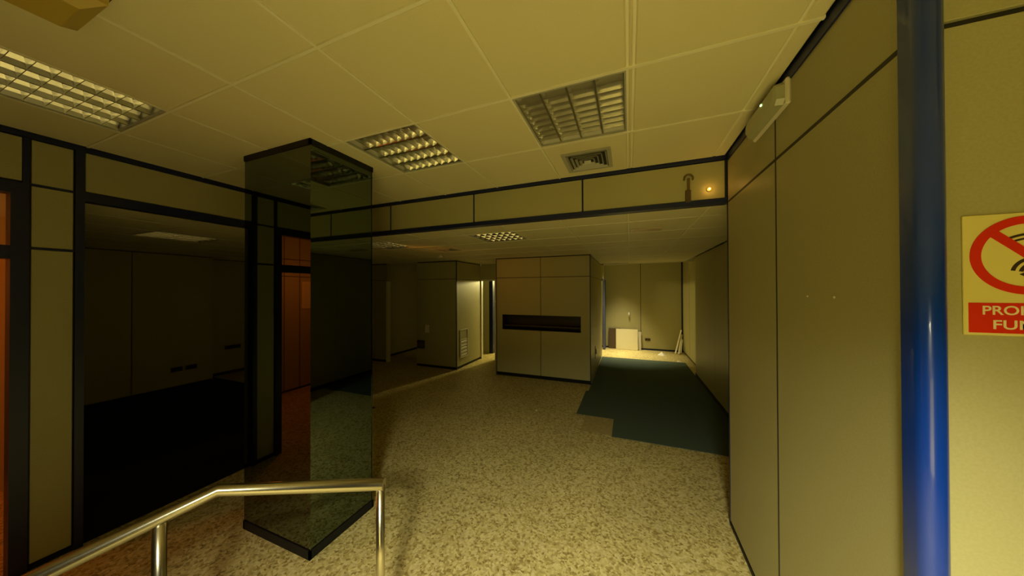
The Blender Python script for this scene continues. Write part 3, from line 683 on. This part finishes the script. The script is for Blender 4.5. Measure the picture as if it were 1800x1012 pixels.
# ------------------------------------------------------------------ things at the far end
def leaning(name, label, cat, cx, w_, h_, th, m_, foot, lean, group=None):
    """a board leaning on the far wall: foot = distance of the lower edge from the wall"""
    me = box_mesh(w_, th, h_, m_, 0.002)
    o = link(name, me, None)
    a = math.asin(min(1, lean / h_))
    o.rotation_euler = (-a, 0, 0)
    o.location = (cx, YK - 0.006 - foot + (lean / 2) - 0.0, h_ / 2 * math.cos(a) + th / 2 * math.sin(a))
    return tag(o, label, cat, group)
leaning('ceiling_panel', 'loose pale square ceiling tile leaning on the far wall', 'ceiling tile', -0.063, 0.595, 0.595, 0.018, tile_m, 0.16, 0.11)
leaning('board', 'dark brown board leaning on the far wall left of the pale tile', 'board', -0.40, 0.34, 0.60, 0.012, brown_m, 0.09, 0.06)
leaning('ceiling_panel', 'loose pale tile mostly hidden behind the front tile on the far wall', 'ceiling tile', 0.10, 0.45, 0.52, 0.015, plast_m, 0.075, 0.04)
def strip(label, xb, xt, yb, yt, zt):
    a, b = Vector((xb, yb, 0.012)), Vector((xt, yt, zt)); L = (b - a).length
    o = link('metal_strip', box_mesh(0.035, 0.02, L, grid_m, 0.002), None, (a + b) / 2)
    o.rotation_mode = 'QUATERNION'; o.rotation_quaternion = (b - a).to_track_quat('Z', 'Y')
    tag(o, label, 'metal strip', 'strips leaning in the far corner')
strip('pale metal strip leaning in the far right corner, foot farthest from the corner', 1.17, 1.35, 9.14, 9.40, 0.62)
strip('pale metal strip leaning in the far right corner, foot nearest the corner', 1.24, 1.362, 9.08, 9.38, 0.50)
strip('short pale metal strip leaning in the far right corner behind the other two', 1.31, 1.37, 9.22, 9.40, 0.36)
def crumple(name, label, cx, cy, s, hgt):
    vs = []; fs = []; n_ = 8
    vs.append((0, 0, hgt))
    for k in range(n_):
        q = 2 * PI * k / n_; vs.append((s * 0.45 * math.cos(q) * random.uniform(.7, 1.2), s * 0.45 * math.sin(q) * random.uniform(.7, 1.2), hgt * random.uniform(.3, .7)))
    for k in range(n_):
        q = 2 * PI * (k + .5) / n_; vs.append((s * math.cos(q) * random.uniform(.7, 1.1), s * math.sin(q) * random.uniform(.7, 1.1), 0.001))
    for k in range(n_):
        k2 = (k + 1) % n_
        fs += [[0, 1 + k, 1 + k2], [1 + k, 1 + n_ + k, 1 + k2], [1 + k2, 1 + n_ + k, 1 + n_ + k2]]
    fs.append([1 + n_ + k for k in range(n_)][::-1])
    o = link(name, poly_mesh(vs, fs, paper_m), None, (cx, cy, 0)); tag(o, label, 'paper')
crumple('crumpled_paper', 'crumpled white paper on the bright floor before the far wall', 0.81, 8.85, 0.11, 0.09)
crumple('paper_scrap', 'tiny white scrap on the terrazzo before the slotted block', -1.26, 4.16, 0.022, 0.012)
crumple('paper_scrap', 'pale scrap at the edge of the carpet near the far right wall', 1.12, 8.2, 0.06, 0.02)
so = thing('wall_socket', 'dark double socket low on the far wall right of the leaning tile', 'socket', (0.51, YK, 0.27))
box('plate', 0.43, 0.57, YK - 0.012, YK, 0.27, 0.345, brown_m, so, 0.003)
for xx in (0.465, 0.535): box('insert', xx - 0.024, xx + 0.024, YK - 0.015, YK - 0.012, 0.285, 0.33, dark_m, so)
wfz = link('wall_hook', tube_mesh([(0, 0, 0), (0, -0.03, 0), (0, -0.045, -0.05), (0, -0.05, -0.09)], 0.022, white_m, 12), None, (0.0, YK, 1.06)); tag(wfz, 'small white fitting on the far wall above the leaning tile', 'wall fitting')
ssk = thing('wall_socket', 'white socket on a dark plate on the side of the slotted block', 'socket', (X1, 6.5, 0.36))
box('plate', X1, X1 + 0.008, 6.40, 6.58, 0.32, 0.58, dark_m, ssk, 0.002)
box('insert', X1 + 0.008, X1 + 0.03, 6.44, 6.54, 0.40, 0.50, white_m, ssk, 0.006)
# conduit and cable clip at the passage edge of the lowered ceiling
cd = thing('conduit', 'pale conduit along the edge of the lowered ceiling above the far passage', 'conduit', (-0.3, 7.9, HF - 0.02))
box('trunking', -0.60, 0.0, 7.80, 7.855, HF - 0.035, HF - 0.0005, white_m, cd, 0.003)
box('end_cap', -0.62, -0.60, 7.795, 7.857, HF - 0.04, HF - 0.0005, brown_m, cd)
# left block: notice, outlet box, vent grille
no = box('notice', -4.36, -4.25, YB - 0.003, YB, 0.78, 0.96, paper_m); tag(no, 'small pale notice on the front of the left block', 'notice')
ob = thing('outlet_box', 'dark outlet box low at the left edge of the left block', 'outlet box', (-4.46, YB, 0.42))
box('body', -4.555, -4.37, YB - 0.05, YB, 0.42, 0.60, dark_m, ob, 0.006)
box('lid', -4.545, -4.38, YB - 0.058, YB - 0.05, 0.46, 0.56, brown_m, ob, 0.002)
gr = thing('vent_grille', 'framed vent grille low on the lit side of the left block', 'grille', (LX1, 5.94, 0.22))
multi('frame', [(LX1, LX1 + 0.014, 5.77, 5.79, 0.22, 0.86), (LX1, LX1 + 0.014, 6.09, 6.11, 0.22, 0.86), (LX1, LX1 + 0.014, 5.79, 6.09, 0.22, 0.24), (LX1, LX1 + 0.014, 5.79, 6.09, 0.84, 0.86), (LX1, LX1 + 0.014, 5.79, 6.09, 0.62, 0.635)], plast_m, gr, (LX1, 5.94, 0.22))
box('backing', LX1 + 0.0005, LX1 + 0.003, 5.79, 6.09, 0.24, 0.84, panel_m, gr)
for k in range(5):
    z0_ = 0.26 + 0.072 * k
    box('slat', LX1 + 0.003, LX1 + 0.010, 5.81, 6.07, z0_, z0_ + 0.045, paper_m if k in (0, 1, 3) else plast_m, gr, 0.002)
